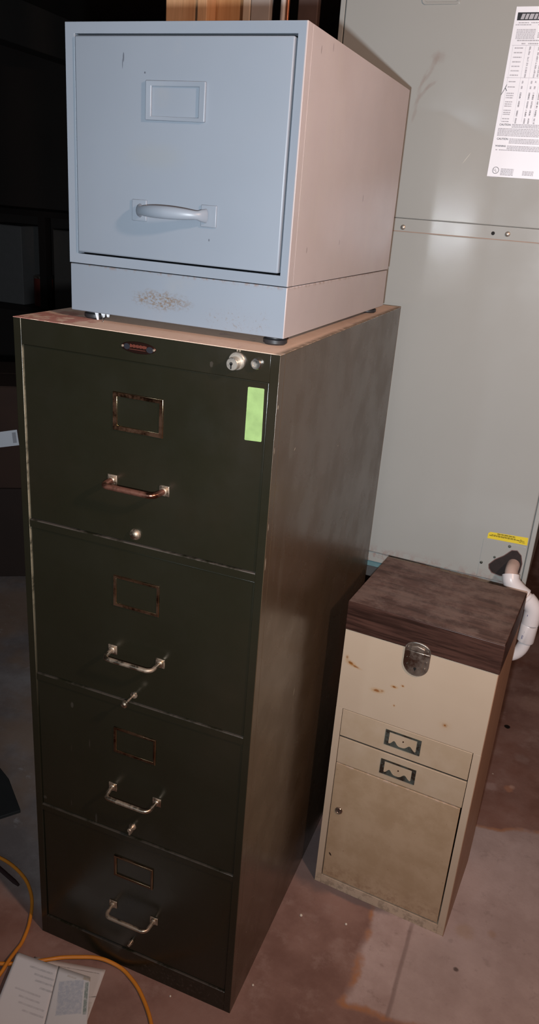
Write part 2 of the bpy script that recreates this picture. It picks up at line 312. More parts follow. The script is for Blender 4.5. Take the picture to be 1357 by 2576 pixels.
def floor_mat():
    t = NT('worn_painted_concrete')
    X, Y = t.sx.outputs[0], t.sx.outputs[1]
    wx = t.math('MULTIPLY', t.math('SUBTRACT', t.noise(7, 5, .6), .5), .07); wy = t.math('MULTIPLY', t.math('SUBTRACT', t.noise(7, 5, .6, off=(8, 3, 1)), .5), .07)
    x = t.math('ADD', X, wx); y = t.math('ADD', Y, wy)
    red = t.mix(t.ramp(t.noise(4, 6, .65), .32, .68), (0.185, 0.098, 0.078), (0.305, 0.182, 0.150))
    red = t.mix(t.math('MULTIPLY', t.ramp(t.noise(11, 6, .7, off=(4, 1, 0)), .50, .68), .55), red, (0.36, 0.245, 0.21))
    red = t.mix(t.math('MULTIPLY', t.ramp(t.noise(2.3, 5, .6, off=(1, 6, 0)), .48, .70), .6), red, (0.185, 0.068, 0.042))
    grey = t.mix(t.ramp(t.noise(6, 6, .65, off=(2, 2, 0)), .3, .7), (0.37, 0.265, 0.24), (0.53, 0.41, 0.385))
    grey = t.mix(t.math('MULTIPLY', t.ramp(t.noise(28, 5, .7), .56, .68), .35), grey, (0.20, 0.14, 0.12))
    # bare slab area in front and right of the small cabinet
    m1 = t.ramp(x, .640, .665); m2 = t.ramp(t.math('SUBTRACT', y, t.math('MULTIPLY', X, .13)), .016, .040)
    m3 = t.ramp(t.math('SUBTRACT', y, t.math('MULTIPLY', X, .30)), .515, .490)
    patch = t.math('MULTIPLY', t.math('MULTIPLY', m1, m2), m3)
    edge = t.math('MULTIPLY', t.math('MULTIPLY', patch, t.math('SUBTRACT', 1.0, patch)), 4.0)
    c = t.mix(patch, red, grey)
    c = t.mix(t.math('MULTIPLY', t.math('MULTIPLY', edge, .75), t.ramp(t.noise(16, 4), .35, .6)), c, (0.42, 0.17, 0.055))
    # darker strip between the rim and the seam of the slab
    cr = t.math('ABSOLUTE', t.math('SUBTRACT', t.math('ADD', X, t.math('MULTIPLY', wx, .12)), .745))
    c = t.mix(t.math('MULTIPLY', t.math('MULTIPLY', t.ramp(cr, .007, .0015), m2), t.ramp(y, .42, .34, 0, .55)), c, (0.15, 0.095, 0.085))
    c = t.mix(t.math('MULTIPLY', t.math('MULTIPLY', t.ramp(X, .735, .76), patch), .30), c, (0.46, 0.38, 0.36))
    # greyer bare concrete on the left
    lm = t.math('MULTIPLY', t.ramp(x, .06, -.06), t.ramp(t.math('ADD', y, t.math('MULTIPLY', X, .25)), -.02, .06))
    lg = t.mix(t.ramp(t.noise(3, 6, .7, off=(7, 7, 0)), .35, .68), (0.20, 0.165, 0.155), (0.38, 0.33, 0.315))
    lg = t.mix(t.math('MULTIPLY', t.ramp(t.noise(1.7, 5, .6, off=(3, 9, 0)), .47, .62), .7), lg, (0.34, 0.21, 0.135))
    lg = t.mix(t.math('MULTIPLY', t.ramp(t.noise(14, 5, .7, off=(5, 9, 0)), .60, .72), .7), lg, (0.52, 0.46, 0.44))
    c = t.mix(t.math('MULTIPLY', lm, .9), c, lg)
    # darker greyish patch around the foot of the small cabinet
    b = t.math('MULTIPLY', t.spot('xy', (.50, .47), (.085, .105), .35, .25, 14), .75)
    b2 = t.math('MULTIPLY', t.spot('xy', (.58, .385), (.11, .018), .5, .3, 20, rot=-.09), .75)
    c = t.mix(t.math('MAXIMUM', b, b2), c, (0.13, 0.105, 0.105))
    # specks and pits
    vo = t.n.new('ShaderNodeTexVoronoi'); vo.inputs['Scale'].default_value = 13; t.l.new(t.co, vo.inputs['Vector'])
    sp = t.math('MULTIPLY', t.ramp(vo.outputs['Distance'], .055, .035), t.ramp(t.noise(5, 3, off=(6, 6, 6)), .52, .56))
    c = t.mix(t.math('MULTIPLY', sp, .7), c, (0.66, 0.56, 0.48))
    for px_, py_, r_ in ((.8726, 1.2445, .0095),):
        c = t.mix(t.spot('xy', (px_, py_), (r_, r_*1.1), .4, .3, 60), c, (0.015, 0.01, 0.008))
    for px_, py_, a_, col_, k_ in ((.906, .941, .012, (0.40, 0.20, 0.13), .9), (.914, .955, .008, (0.52, 0.33, 0.26), .7), (.858, .93, .016, (0.40, 0.28, 0.25), .6), (.955, 1.42, .05, (0.36, 0.23, 0.18), .5), (.93, 1.10, .02, (0.34, 0.24, 0.21), .4), (.857, .295, .005, (0.06, 0.04, 0.035), .8), (.86, .40, .020, (0.40, 0.27, 0.17), .4), (.92, .42, .010, (0.36, 0.22, 0.13), .4)):
        c = t.mix(t.math('MULTIPLY', t.spot('xy', (px_, py_), (a_, a_), .9, .8, 45, px_), k_), c, col_)
    return t.finish(c, t.ramp(t.noise(15, 5), .3, .7, .55, .8), 0, t.noise(45, 6, .7), .25, .35, bdist=.003)

MAT = {}
MAT['blue'] = blue_paint('blue_grey_enamel'); MAT['blue_body'] = blue_paint('blue_grey_enamel_body', side=True); MAT['blue_plinth'] = blue_paint('blue_grey_enamel_scuffed', True, True)
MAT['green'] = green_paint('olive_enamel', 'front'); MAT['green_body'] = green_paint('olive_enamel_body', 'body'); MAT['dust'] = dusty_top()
MAT['walnut'] = wood('walnut_print', (0.022, 0.009, 0.006), (0.080, 0.036, 0.026), 'x', 1.6, .42)
MAT['walnut_top'] = wood('dusty_walnut_print', (0.055, 0.026, 0.019), (0.125, 0.066, 0.050), 'x', 1.4, .55, ((0.24, 0.165, 0.135), .45))
MAT['beige'] = beige_paint('beige_enamel_rust_spots', 'shell'); MAT['beige_drawer'] = beige_paint('beige_enamel_drawer', 'drawer'); MAT['beige_door'] = beige_paint('beige_enamel_stained', 'door')
MAT['hvac'] = hvac_paint(); MAT['teal'] = plain('teal_base_pan', (0.13, 0.24, 0.26), .5, var=.4, scale=30)
MAT['copper'] = metal('bronzed_copper', (0.30, 0.14, 0.095), .26, (0.17, 0.065, 0.045), .7, 22)
MAT['brass'] = metal('worn_nickel_brass', (0.50, 0.40, 0.30), .32, (0.30, 0.22, 0.16), .6, 40)
MAT['frame_brass'] = metal('dark_bronze', (0.125, 0.062, 0.034), .30, (0.075, 0.038, 0.022), .6, 20)
MAT['bright_brass'] = metal('lit_brass_edge', (0.80, 0.62, 0.36), .22)
MAT['nickel'] = metal('aged_nickel', (0.52, 0.47, 0.41), .28, (0.36, 0.31, 0.25), .5, 30)
MAT['chrome'] = metal('scratched_chrome', (0.36, 0.30, 0.25), .24, (0.26, 0.20, 0.155), .5, 14)
MAT['grey_metal'] = metal('tarnished_green_grey_metal', (0.16, 0.16, 0.135), .40, (0.085, 0.10, 0.085), .8, 40)
MAT['black'] = plain('black_gap', (0.008, 0.007, 0.006), .8)
MAT['rubber'] = plain('black_rubber', (0.022, 0.022, 0.024), .45, var=.3)
MAT['white_bit'] = plain('white_plastic', (0.75, 0.78, 0.80), .45, var=.05)
MAT['sticker'] = plain('faded_lime_tape', (0.27, 0.40, 0.14), .55, var=.45, scale=45)
MAT['paper'] = plain('white_label_paper', (0.90, 0.92, 0.98), .4, var=.03)
MAT['ink'] = plain('grey_ink', (0.46, 0.46, 0.50), .6, var=.2); MAT['ink_dark'] = plain('dark_ink', (0.09, 0.09, 0.10), .5, var=.2); MAT['ink_black'] = plain('black_ink', (0.015, 0.015, 0.02), .5)
MAT['yellow'] = plain('yellow_label', (0.80, 0.62, 0.04), .45, var=.05); MAT['yink'] = plain('olive_ink', (0.16, 0.12, 0.01), .5)
MAT['pvc'] = plain('white_pvc', (0.74, 0.70, 0.70), .32, var=.05, scale=14); MAT['primer'] = plain('purple_primer_stain', (0.52, 0.38, 0.33), .4, var=.2); MAT['pvc_ink'] = plain('blue_print_ink', (0.10, 0.10, 0.22), .5)
MAT['pine'] = wood('pine_lumber', (0.66, 0.34, 0.16), (0.80, 0.47, 0.25), 'z', .8, .6)
MAT['pine_dark'] = wood('amber_pine_lumber', (0.50, 0.25, 0.10), (0.60, 0.33, 0.15), 'z', .9, .6)
MAT['grey_board'] = plain('grey_brown_board', (0.42, 0.36, 0.32), .7, var=.15)
MAT['brown_board'] = plain('dark_brown_board', (0.085, 0.050, 0.040), .7, var=.3)
MAT['cord'] = plain('orange_cord_jacket', (0.66, 0.24, 0.03), .38, var=.12, scale=40)
MAT['carton'] = plain('brown_cardboard', (0.05, 0.022, 0.013), .8, var=.25, scale=6)
MAT['beam'] = plain('grimy_beam', (0.07, 0.065, 0.06), .8)
MAT['shelf'] = plain('dark_shelf_wood', (0.02, 0.015, 0.014), .7, var=.3)
MAT['floor'] = floor_mat()
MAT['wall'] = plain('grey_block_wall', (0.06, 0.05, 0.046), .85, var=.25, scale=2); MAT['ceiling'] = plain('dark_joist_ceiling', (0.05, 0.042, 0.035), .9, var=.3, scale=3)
MAT['steel'] = plain('painted_steel_angle', (0.08, 0.08, 0.08), .5, var=.2)

# ------------------------------------------------------------------ room shell
def struct(name, mb, mat, **k): return tag(mb.build(name, mat, **k), kind='structure')
X0, X1, Y0, Y1, ZC = -4.9, 3.2, -3.8, 4.7, 2.55
struct('floor', MB().box((X0, Y0, -.10), (X1, Y1, 0)), MAT['floor'], smooth=False)
struct('ceiling', MB().box((X0, Y0, ZC), (X1, Y1, ZC+.1)), MAT['ceiling'], smooth=False)
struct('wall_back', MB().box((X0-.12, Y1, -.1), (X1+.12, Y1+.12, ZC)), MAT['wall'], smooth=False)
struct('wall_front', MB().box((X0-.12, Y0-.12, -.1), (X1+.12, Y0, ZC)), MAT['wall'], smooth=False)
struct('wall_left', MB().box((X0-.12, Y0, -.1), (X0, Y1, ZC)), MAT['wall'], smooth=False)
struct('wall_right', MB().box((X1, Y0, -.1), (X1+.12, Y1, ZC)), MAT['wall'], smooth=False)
tb = MB().box((-.07, -2.9, 0), (.07, 2.9, .25)).build('trim_1', MAT['beam'], bevel=.004); tb.location = (-2.68, 1.75, 2.30); tb.rotation_euler = (0, 0, .05); tag(tb, kind='structure')

# ------------------------------------------------------------------ olive four-drawer cabinet
GW, GD, GH = .4507, .7513, 1.32
g = thing('filing_cabinet', 'tall olive green four-drawer steel filing cabinet with dusty top', 'filing cabinet', (0, 0, 0))
b = MB(); T = .0012; ST = .0143; fy = .020
rails = [(.0, .0520), (.3437, .3580), (.6545, .6690), (.9653, .9797), (1.2790, GH-.001)]
b.box((0, 0, 0), (ST, fy, GH-.001)); b.box((GW-ST, 0, 0), (GW, fy, GH-.001))
for z0, z1 in rails: b.box((ST, 0, z0), (GW-ST, fy, z1))
b.box((0, fy, 0), (T, GD, GH-.001)); b.box((GW-T, fy, 0), (GW, GD, GH-.001)); b.box((T, GD-T, 0), (GW-T, GD, GH-.001)); b.box((T, fy, .01), (GW-T, GD-T, .012))
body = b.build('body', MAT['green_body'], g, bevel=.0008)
tp = MB().box((0, 0, GH-.0009), (GW, GD, GH)).build('top_panel', MAT['dust'], g)
tag(tp, 'top sheet thick with pinkish tan dust')
dz = [(.9802, 1.2782), (.6695, .9640), (.3585, .6532), (.0525, .3424)]
lab = [(.1806, .2268, .2688, .1676), (.1813, .9138-.0, .2690, .8560), (.1813, .6033, .2688, .5485), (.1813, .2956, .2688, .2440)]
hz = [1.083, .767, .4645, .1635]
for k in range(4):
    z0, z1 = dz[k]
    d = MB().box((ST+.0010, .0030, z0+.0006), (GW-ST-.0010, .018, z1)).build('drawer', MAT['green'], g, bevel=.0010)
    # drawer case behind the front
    MB().box((ST+.012, .0185, z0+.02), (GW-ST-.012, GD-.03, z1-.03)).build('drawer_case', MAT['green'], d)
    # label holder
    if k == 0: x0, zt, x1, zb = .1806, 1.2282, .2686, 1.1676
    else: x0, _, x1, _ = .1812, 0, .2688, 0; zt = [0, .9138, .6033, .2956][k]; zb = [0, .8560, .5480, .2440][k]
    wd = .0070 if k == 0 else .0050
    lf = MB().ring([(x0, zt), (x1, zt), (x1, zb), (x0, zb)], [(x0+wd, zt-wd), (x1-wd, zt-wd), (x1-wd, zb+wd), (x0+wd, zb+wd)], .0005, .0030, .0012)
    lo_ = lf.build('label_holder', MAT['frame_brass'], d, bevel=.0006); tag(lo_, 'bronze rectangular card frame')
    # highlights on the frame's lit lips, modelled as bright tubes in the same mesh
    rm = MB()
    for (ax0, az0, ax1, az1, yy) in ((x0+.0005, zt-.0006, x1-.0005, zt-.0006, .0006), (x1-.0006, zt, x1-.0006, zb, .0006), (x0+wd, zt-wd, x0+wd, zb+wd, .0012), (x0+wd, zb+wd, x1-wd, zb+wd, .0012)):
        rm.tube([(ax0, yy, az0), ((ax0+ax1)/2, yy, (az0+az1)/2), (ax1, yy, az1)], .00062, 8)
    tmp = rm.build('tmp', MAT['bright_brass'])
    bm_ = bmesh.new(); bm_.from_mesh(lo_.data); nf = len(bm_.faces); bm_.from_mesh(tmp.data); bm_.faces.ensure_lookup_table()
    for f_ in list(bm_.faces)[nf:]: f_.material_index = 1
    bm_.to_mesh(lo_.data); bm_.free(); lo_.data.materials.append(MAT['bright_brass']); bpy.data.objects.remove(tmp)
    # bail handle
    hm = MAT['copper'] if k == 0 else MAT['brass']
    z = hz[k]; h = MB(); zl, zr = z, z
    path = [(.1790, .0035, z), (.1788, -.010, z), (.1795, -.0185, z)]
    path += [(.1795+.011*(1-math.cos(a)), -.0185-.011*math.sin(a), z) for a in [PI/2*i/7 for i in range(1, 8)]]
    path += [(.2255, -.0295, z)]
    path += [(.2725-.011*(1-math.cos(a)), -.0185-.011*math.sin(a), z) for a in [PI/2*(7-i)/7 for i in range(0, 7)]]
    path += [(.2725, -.0185, z), (.2732, -.010, z), (.2730, .0035, z)]
    h.tube(path, .0040 if k else .0048, 14)
    ho = h.build('handle', hm, d)
    if k == 0: tag(ho, 'reddish copper bail handle')
    for xx in (.1790, .2735):
        pl = MB().box((xx-.0088, .0006, z-.0088), (xx+.0088, .0031, z+.0088))
        pl.lathe([(.0066, 0), (.0064, .003), (.005, .0045)], (xx, .0008, z))
        pl.build('handle_plate', MAT['brass'], ho, bevel=.0009)
    # latch button
    lz = [.9970, .6850, .3845, .0790][k]; lx = .2222
    l = MB()
    if k == 0: l.lathe([(.0098, 0), (.0098, .002), (.0085, .0055), (.0055, .008), (.0018, .009)], (lx, .003, lz))
    elif k == 1:
        l.lathe([(.0068, 0), (.0064, .002), (.0035, .003), (.0022, .005), (.0020, .024), (.0035, .026), (.0058, .028), (.0066, .0315), (.0058, .035), (.003, .037)], (lx, .003, lz), n=20)
    elif k == 2:
        l.lathe([(.0074, 0), (.0072, .003), (.0052, .006), (.0038, .010), (.0045, .013), (.0035, .0145)], (lx, .003, lz), n=20)
        l.box((lx-.0015, -.010, lz-.011), (lx+.0015, .003, lz))
    else: l.lathe([(.0052, 0), (.0050, .004), (.0036, .008), (.0030, .012)], (lx, .003, lz), n=18)
    l.build('latch_button', MAT['brass'], d)
# key lock and plunger in the header
lk = MB(); lk.lathe([(.0128, 0), (.0128, .0030), (.0118, .0042), (.0105, .0042), (.0100, .0038)], (.3860, 0, 1.3030))
lk.lathe([(.0092, 0), (.0090, .012), (.0082, .0130), (.0030, .0131)], (.3845, -.003, 1.3005))
lo = lk.build('lock', MAT['nickel'], g)
kh = MB(); kh.lathe([(.0024, 0), (.0024, .0006)], (.3835, -.0160, 1.3010), n=16); kh.box((.3825, -.0166, 1.2935), (.3845, -.0160, 1.3005)); kh.build('keyhole', MAT['black'], lo)
pb = MB(); pb.lathe([(.0080, 0), (.0080, .0050), (.0068, .0066), (.0052, .0066), (.0048, .0052), (.0010, .0050)], (.4165, 0, 1.3035)); pb.build('plunger', MAT['nickel'], g)
# oval badge
bd = MB(); bd.prism([(.2256+x, 1.3003+z) for x, z in arc(0, 0, .0295, 0, 345, 23, .0088)], -.0012, .001)
bo = bd.build('badge', metal('badge_bronze', (0.14, 0.06, 0.045), .35), g, bevel=.0006)
bl = MB()
for i in range(15):
    x = .2256-.0135+i*.0019; hgt = .0050-.0016*((i*7) % 3)/2
    bl.box((x, -.0018, 1.3008-hgt/2+.0014), (x+.0008, -.0010, 1.3008+hgt/2+.0014))
bl.box((.2110, -.0016, 1.2968), (.2380, -.0010, 1.2974))
bl.build('raised_lettering', plain('red_bronze_letters', (0.40, 0.13, 0.09), .35, .7), bo)
for bx_ in (0,): 
    MB().prism([(.2065+x, 1.3005+z) for x, z in arc(0, 0, .0052, 0, 345, 15, .0045)], -.0016, -.001).build('enamel_field', MAT['ink_black'], bo)
be = MB(); be.prism([(.2455+x, 1.2995+z) for x, z in arc(0, 0, .0060, 0, 345, 15, .0046)], -.0016, -.001)
be.build('enamel_field', MAT['ink_black'], bo)
for rx_, rz_ in ((.1992, 1.3005), (.2522, 1.3000)): MB().lathe([(.0022, 0), (.0018, .0014), (.0006, .0018)], (rx_, -.001, rz_), n=14).build('rivet', MAT['brass'], bo)
# lime tape
st = MB(); st.prism([(.4036, 1.2672), (.4050, 1.2682), (.4275, 1.2688), (.4288, 1.2680), (.4300, 1.1915), (.4290, 1.1905), (.4042, 1.1892), (.4032, 1.1900)], .0024, .0030)
tag(st.build('tape_label', MAT['sticker'], g), 'faded lime green tape strip')
# latch pins above the lock, along the header lip
pn = MB(); pn.box((.3845, -.0014, 1.3165), (.3865, .001, 1.3195)); pn.box((.3885, -.0014, 1.3165), (.3903, .001, 1.3195)); pn.build('lip_pins', MAT['brass'], g)

# ------------------------------------------------------------------ blue-grey single-drawer cabinet
bx, by, ba, BW, BD, BH = .0634, .0630, -.0153, .3687, .5658, .3984
bc = thing('filing_cabinet', 'blue-grey steel one-drawer filing cabinet standing on the olive one', 'filing cabinet', (bx, by, 1.332), ba)
b = MB(); F0 = (.0, .0730); o_ = [(0, BH), (BW, BH), (BW, .0730), (0, .0730)]; i_ = [(.0140, .3845), (.3545, .3845), (.3545, .0870), (.0140, .0870)]
b.ring(o_, i_, 0, .020, .0030)
b.box((0, .020, .0730), (.0012, BD, BH)); b.box((BW-.0012, .020, .0730), (BW, BD, BH)); b.box((.0012, .020, BH-.0012), (BW-.0012, BD, BH)); b.box((.0012, BD-.0012, .0730), (BW-.0012, BD, BH-.0012)); b.box((.0012, .020, .0730), (BW-.0012, BD-.0012, .0742))
bb = b.build('body', MAT['blue_body'], bc, bevel=.0012)
pl = MB(); pl.ring([(0.0008, .0718), (BW-.0008, .0718), (BW-.0008, 0), (.0008, 0)], [(.01, .062), (BW-.01, .062), (BW-.01, .01), (.01, .01)], .0010, .004)
pl.box((.01, .002, .01), (BW-.01, .0038, .062))
pl.box((.0008, .004, 0), (.0020, BD, .0718)); pl.box((BW-.0020, .004, 0), (BW-.0008, BD, .0718)); pl.box((.002, BD-.0012, 0), (BW-.002, BD, .0718)); pl.box((.002, .004, .0706), (BW-.002, BD-.0012, .0718)); pl.box((.002, .004, .0), (BW-.002, BD-.0012, .0012))
MB_pl = MB(); MB_pl.box((.0008, .0010, 0), (BW-.0008, BD-.0005, .0718)); pl.bm.free()
MB_pl.build('plinth', MAT['blue_plinth'], bc, bevel=.0012)
dr = MB().box((.0168, -.0012, .0898), (.3523, .016, .3815)).build('drawer', MAT['blue'], bc, bevel=.0022, seg=3)
MB().box((.03, .0165, .11), (.34, BD-.03, .36)).build('drawer_case', MAT['blue'], dr)
lf = MB().ring([(.1362, .3268), (.2298, .3268), (.2298, .2772), (.1362, .2772)], [(.1450, .3200), (.2190, .3200), (.2190, .2825), (.1450, .2825)], -.0062, -.0010, -.0046)
lf.build('label_holder', MAT['blue'], dr, bevel=.0014, seg=3)
z = .1575
hp = []; rr = []
for i in range(33):
    s = i/32; x = .1300+.1080*s
    y = -.0055-.0275*(math.sin(PI*s)**.45)
    hp.append((x, y, z+.0008*math.sin(PI*s)))
    t_ = abs(2*s-1); ww = .0046+.0040*(1-t_**2.2); 
    if t_ > .86: ww += .0050*(t_-.86)/.14
    rr.append((ww, .0040+.0016*(1-t_)))
ho = MB().tube(hp, rr, 18).build('handle', MAT['blue'], dr)
for xx in (.1272, .2412):
    MB().box((xx-.0124, -.0042, z-.0148), (xx+.0124, -.0010, z+.0148)).build('handle_plate', MAT['blue'], ho, bevel=.0012, seg=3)
for i, (fx, fyy) in enumerate(((.030, .026), (.347, .022), (.030, BD-.03), (.345, BD-.036))):
    f = MB(); f.lathe([(.015, -.0120), (.0180, -.0095), (.0180, -.0045), (.014, -.003), (.013, .0005)], (fx, fyy, 0), axis='z', n=22)
    fo = f.build('foot', MAT['rubber'], bc)
    if i == 0:
        q = MB(); q.prism([(.0415, .0), (.0470, .0), (.0475, -.0115), (.0455, -.0115)], .006, .0085); q.prism([(.0500, .0), (.0580, .0), (.0560, -.0070), (.0535, -.0080)], .010, .0125); q.prism([(.0600, .0), (.0660, .0), (.0645, -.0060), (.0615, -.0055)], .010, .0125)
        tag(q.build('chipped_rim', MAT['white_bit'], fo), 'white chipped bits of the front left foot')
# loose wire under the front edge
wr = MB().tube(bezier([(.1135, .075, 1.3315), (.1165, .073, 1.3285), (.1205, .068, 1.3225), (.1275, .058, 1.3208)], 6), .0006, 8).build('loose_wire', MAT['nickel'])
tag(wr, 'short bent wire sticking out under the blue-grey cabinet', 'wire')

# ------------------------------------------------------------------ beige metal box cabinet with wood-look lid
ex, ey, ea, EW, ED, EH, EL = .4998, .3907, -.0795, .318, .2543, .7662, .0679
e = thing('file_box', 'beige metal file cabinet with walnut-look hinged lid and small drawers', 'file box', (ex, ey, 0), ea)
ZT = EH-EL
b = MB(); b.box((0, 0, .5045), (EW, .012, ZT)); b.box((0, 0, 0), (.0150, .012, .5045)); b.box((EW-.0165, 0, 0), (EW, .012, .5045)); b.box((.0150, 0, 0), (EW-.0165, .012, .0255))
b.box((0, .012, 0), (.001, ED, ZT)); b.box((EW-.001, .012, 0), (EW, ED, ZT)); b.box((.001, ED-.001, 0), (EW-.001, ED, ZT)); b.box((.001, .012, .02), (EW-.001, ED-.001, .021)); b.box((.001, .012, ZT-.001), (EW-.001, ED-.001, ZT))
b.build('body', MAT['beige'], e, bevel=.0009)
ld = MB().box((-.0012, -.0022, ZT+.0008), (EW+.0012, ED+.001, EH-.0012)).build('lid', MAT['walnut'], e, bevel=.0016)
MB().box((0, -.001, EH-.0013), (EW, ED, EH)).build('lid_top', MAT['walnut_top'], ld, bevel=.0006)
def e_drawer(z0, z1, card, yo=0.0):
    d = MB().box((.0162, -.0004+yo, z0), (EW-.0178, .010, z1)).build('drawer', MAT['beige_drawer'], e, bevel=.0010)
    x0, x1, zt, zb = card; wl = .0088
    inn = [(x0+wl, zt-.0040), (x1-wl, zt-.0040), (x1-wl, zb+.0055)]
    L = (x1-wl)-(x0+wl)
    for i in range(1, 26):      # wavy lower opening edge with two humps
        s = 1-i/26; x = x0+wl+L*s
        hgt = .0040+.0105*math.exp(-((s-.20)/.10)**2)+.0100*math.exp(-((s-.76)/.12)**2)
        inn.append((x, zb+hgt))
    inn.append((x0+wl, zb+.0055))
    n = len(inn); cx, cz = (x0+x1)/2, (zt+zb)/2
    # matching outer loop: project each inner point outward
    out = []
    for i, (x, zz) in enumerate(inn):
        if i == 0: out.append((x0, zt))
        elif i == 1: out.append((x1, zt))
        elif i == 2: out.append((x1, zb))
        elif i == n-1: out.append((x0, zb))
        else: out.append((x0+(x1-x0)*(x-x0-wl)/L, zb))
    h = MB().ring(out, inn, -.0022+yo, .0002+yo, -.0016+yo).build('card_holder', MAT['grey_metal'], d, smooth=False)
    tag(h, 'tarnished grey-green card holder with scalloped opening')
    MB().lathe([(.0018, 0), (.0014, .0009), (.0005, .0011)], (cx+.001, -.0004+yo, cz+.001), n=12).build('screw', MAT['frame_brass'], d)
    return d
e_drawer(.4345, .5032, (.1170, .1954, .4915, .4535))
e_drawer(.3612, .4290, (.1160, .1948, .4135, .3760), .0012)
MB().box((.0155, .004, .4295), (EW-.0170, .009, .4345)).build('gap_shade_strip', MAT['black'], e)  # black strip stands in for the shade between the drawers
dd = MB().prism([(.0172, .0290), (EW-.0190, .0310), (EW-.0200, .3585), (.0166, .3590)], -.0002, .010).build('door', MAT['beige_door'], e, bevel=.0010)
kl = MB().lathe([(.0088, 0), (.0088, .0020), (.0078, .0034), (.0052, .0040), (.0045, .0030), (.0010, .0030)], (.0375, -.0002, .2320)).build('lock', MAT['chrome'], dd)
MB().box((.0369, -.0040, .2295), (.0381, -.0030, .2345)).build('keyhole', MAT['black'], kl)
# shield latch
LC = .1572
lt = MB(); sh = arc(LC, .6690, .0268, 180, 360, 16, .0280)+[(LC+.0268, .7010)]+arc(LC, .7010, .0268, 8, 172, 12, .0180)+[(LC-.0268, .7010)]
lt.prism(sh, -.0042, -.0020); la = lt.build('latch', MAT['chrome'], e, bevel=.0010)
MB().prism([(LC-.0150, .6560)]+arc(LC, .6560, .0150, 180, 360, 10, .0085)[1:-1]+[(LC+.0150, .6560), (LC+.0150, .6985), (LC-.0150, .6985)], -.0072, -.0040).build('hasp', MAT['chrome'], la, bevel=.0014)
MB().prism([(LC-.0150, .6995), (LC+.0150, .6995), (LC+.0150, .7085), (LC, .7125), (LC-.0150, .7085)], -.0082, -.0040).build('hinge_barrel', MAT['chrome'], la, bevel=.0016)
MB().tube([(x, -.0046, z) for x, z in arc(LC, .7010, .0256, 4, 176, 18, .0168)], .0012, 8).build('rim', MAT['nickel'], la)
MB().prism([(LC-.0262, .6935), (LC+.0262, .6935), (LC+.0262, .6975), (LC-.0262, .6975)], -.0056, -.0040).build('cross_bar', MAT['chrome'], la, bevel=.0008)
for x, zz in ((-.0205, .7040), (.0205, .7040), (-.0205, .6790), (.0205, .6790), (-.0185, .6640), (.0185, .6640)):
    MB().lathe([(.0026, 0), (.0020, .0016), (.0007, .0021)], (LC+x, -.0040, zz), n=14).build('rivet', MAT['chrome'], la)
kk = MB(); kk.lathe([(.0030, 0), (.0030, .0004)], (LC, -.0071, .6600), n=16); kk.box((LC-.0008, -.0075, .6540), (LC+.0008, -.0071, .6600)); kk.build('keyhole', MAT['black'], la)

# ------------------------------------------------------------------ grey air handler on a stand
h = thing('air_handler', 'large grey-green sheet metal air handler behind the cabinets', 'air handler', (.5, .80, .655), -.03)
OZ = .655
def hz_(z): return z-OZ
U0, U1, HD, HT = -.2728, .3325, .56, 2.16
# positions below are in the frame of the thing, its origin at the bottom front
b = MB(); b.box((U0, 0, hz_(.700)), (U0+.0110, HD, hz_(HT))); b.box((.3212, 0, hz_(.700)), (U1, HD, hz_(HT))); b.box((U0+.0110, .02, hz_(.700)), (.3212, HD, hz_(HT)))
b.build('casing', MAT['hvac'], h, bevel=.0016)
HM = MAT['hvac']
# shared enamel is mapped from each object's frame, shifted so its marks land on the panels
up = MB().box((-.2600, -.0010, hz_(1.5035)), (.3198, .0195, hz_(2.14))).build('upper_panel', None, h, bevel=.0022)
lw = MB().box((-.2600, -.0018, hz_(.6915+.0085)), (.3198, .0195, hz_(1.4765))).build('lower_panel', None, h, bevel=.0026)
sp_ = MB().box((-.2612, .0012, hz_(1.4765)), (.3208, .0195, hz_(1.5030))).build('seam_strip', None, h, bevel=.0008)
for o in (up, lw, sp_): o.data.materials.append(HM)
rust = MB().box((-.2600, -.0008, hz_(1.4742)), (.3198, .001, hz_(1.4768))).build('rusty_edge', plain('rusty_panel_edge', (0.36, 0.20, 0.13), .6, var=.3), lw)
bp = MB(); bp.box((U0+.004, .004, hz_(.672)), (U1-.004, HD-.004, hz_(.700))); bp.build('base_rail', MAT['hvac'], h, bevel=.001)
bp = MB(); bp.box((U0+.010, .010, hz_(.655)), (U1-.010, HD-.01, hz_(.672))); bp.build('base_pan', MAT['teal'], h, bevel=.001)
for u, z_, dark in ((-.0785, 1.4850, 0), (.1480, 1.4888, 0), (.1176, 1.4880, 1)):
    if dark: MB().lathe([(.0038, 0), (.0038, .0005)], (u, .0012, hz_(z_)), n=16).build('screw_hole', MAT['black'], sp_)
    else:
        s_ = MB().lathe([(.0055, 0), (.0050, .0022), (.0030, .0036), (.0008, .0040)], (u, .0012, hz_(z_)), n=20).build('screw', MAT['nickel'], sp_)
rp = MB(); rp.ring([(x, zz) for x, zz in rrect(-.098, hz_(1.907), -.020, hz_(1.965), .008)], [(x, zz) for x, zz in rrect(-.093, hz_(1.912), -.025, hz_(1.960), .006)], -.0040, -.0008, -.0030)
rp.build('pull_rim', MAT['hvac'], up, bevel=.001)
rp = MB(); rp.ring(rrect(.060, hz_(1.915), .138, hz_(1.973), .008), rrect(.065, hz_(1.920), .133, hz_(1.968), .006), -.0040, -.0008, -.0030); rp.build('pull_rim', MAT['hvac'], up, bevel=.001)
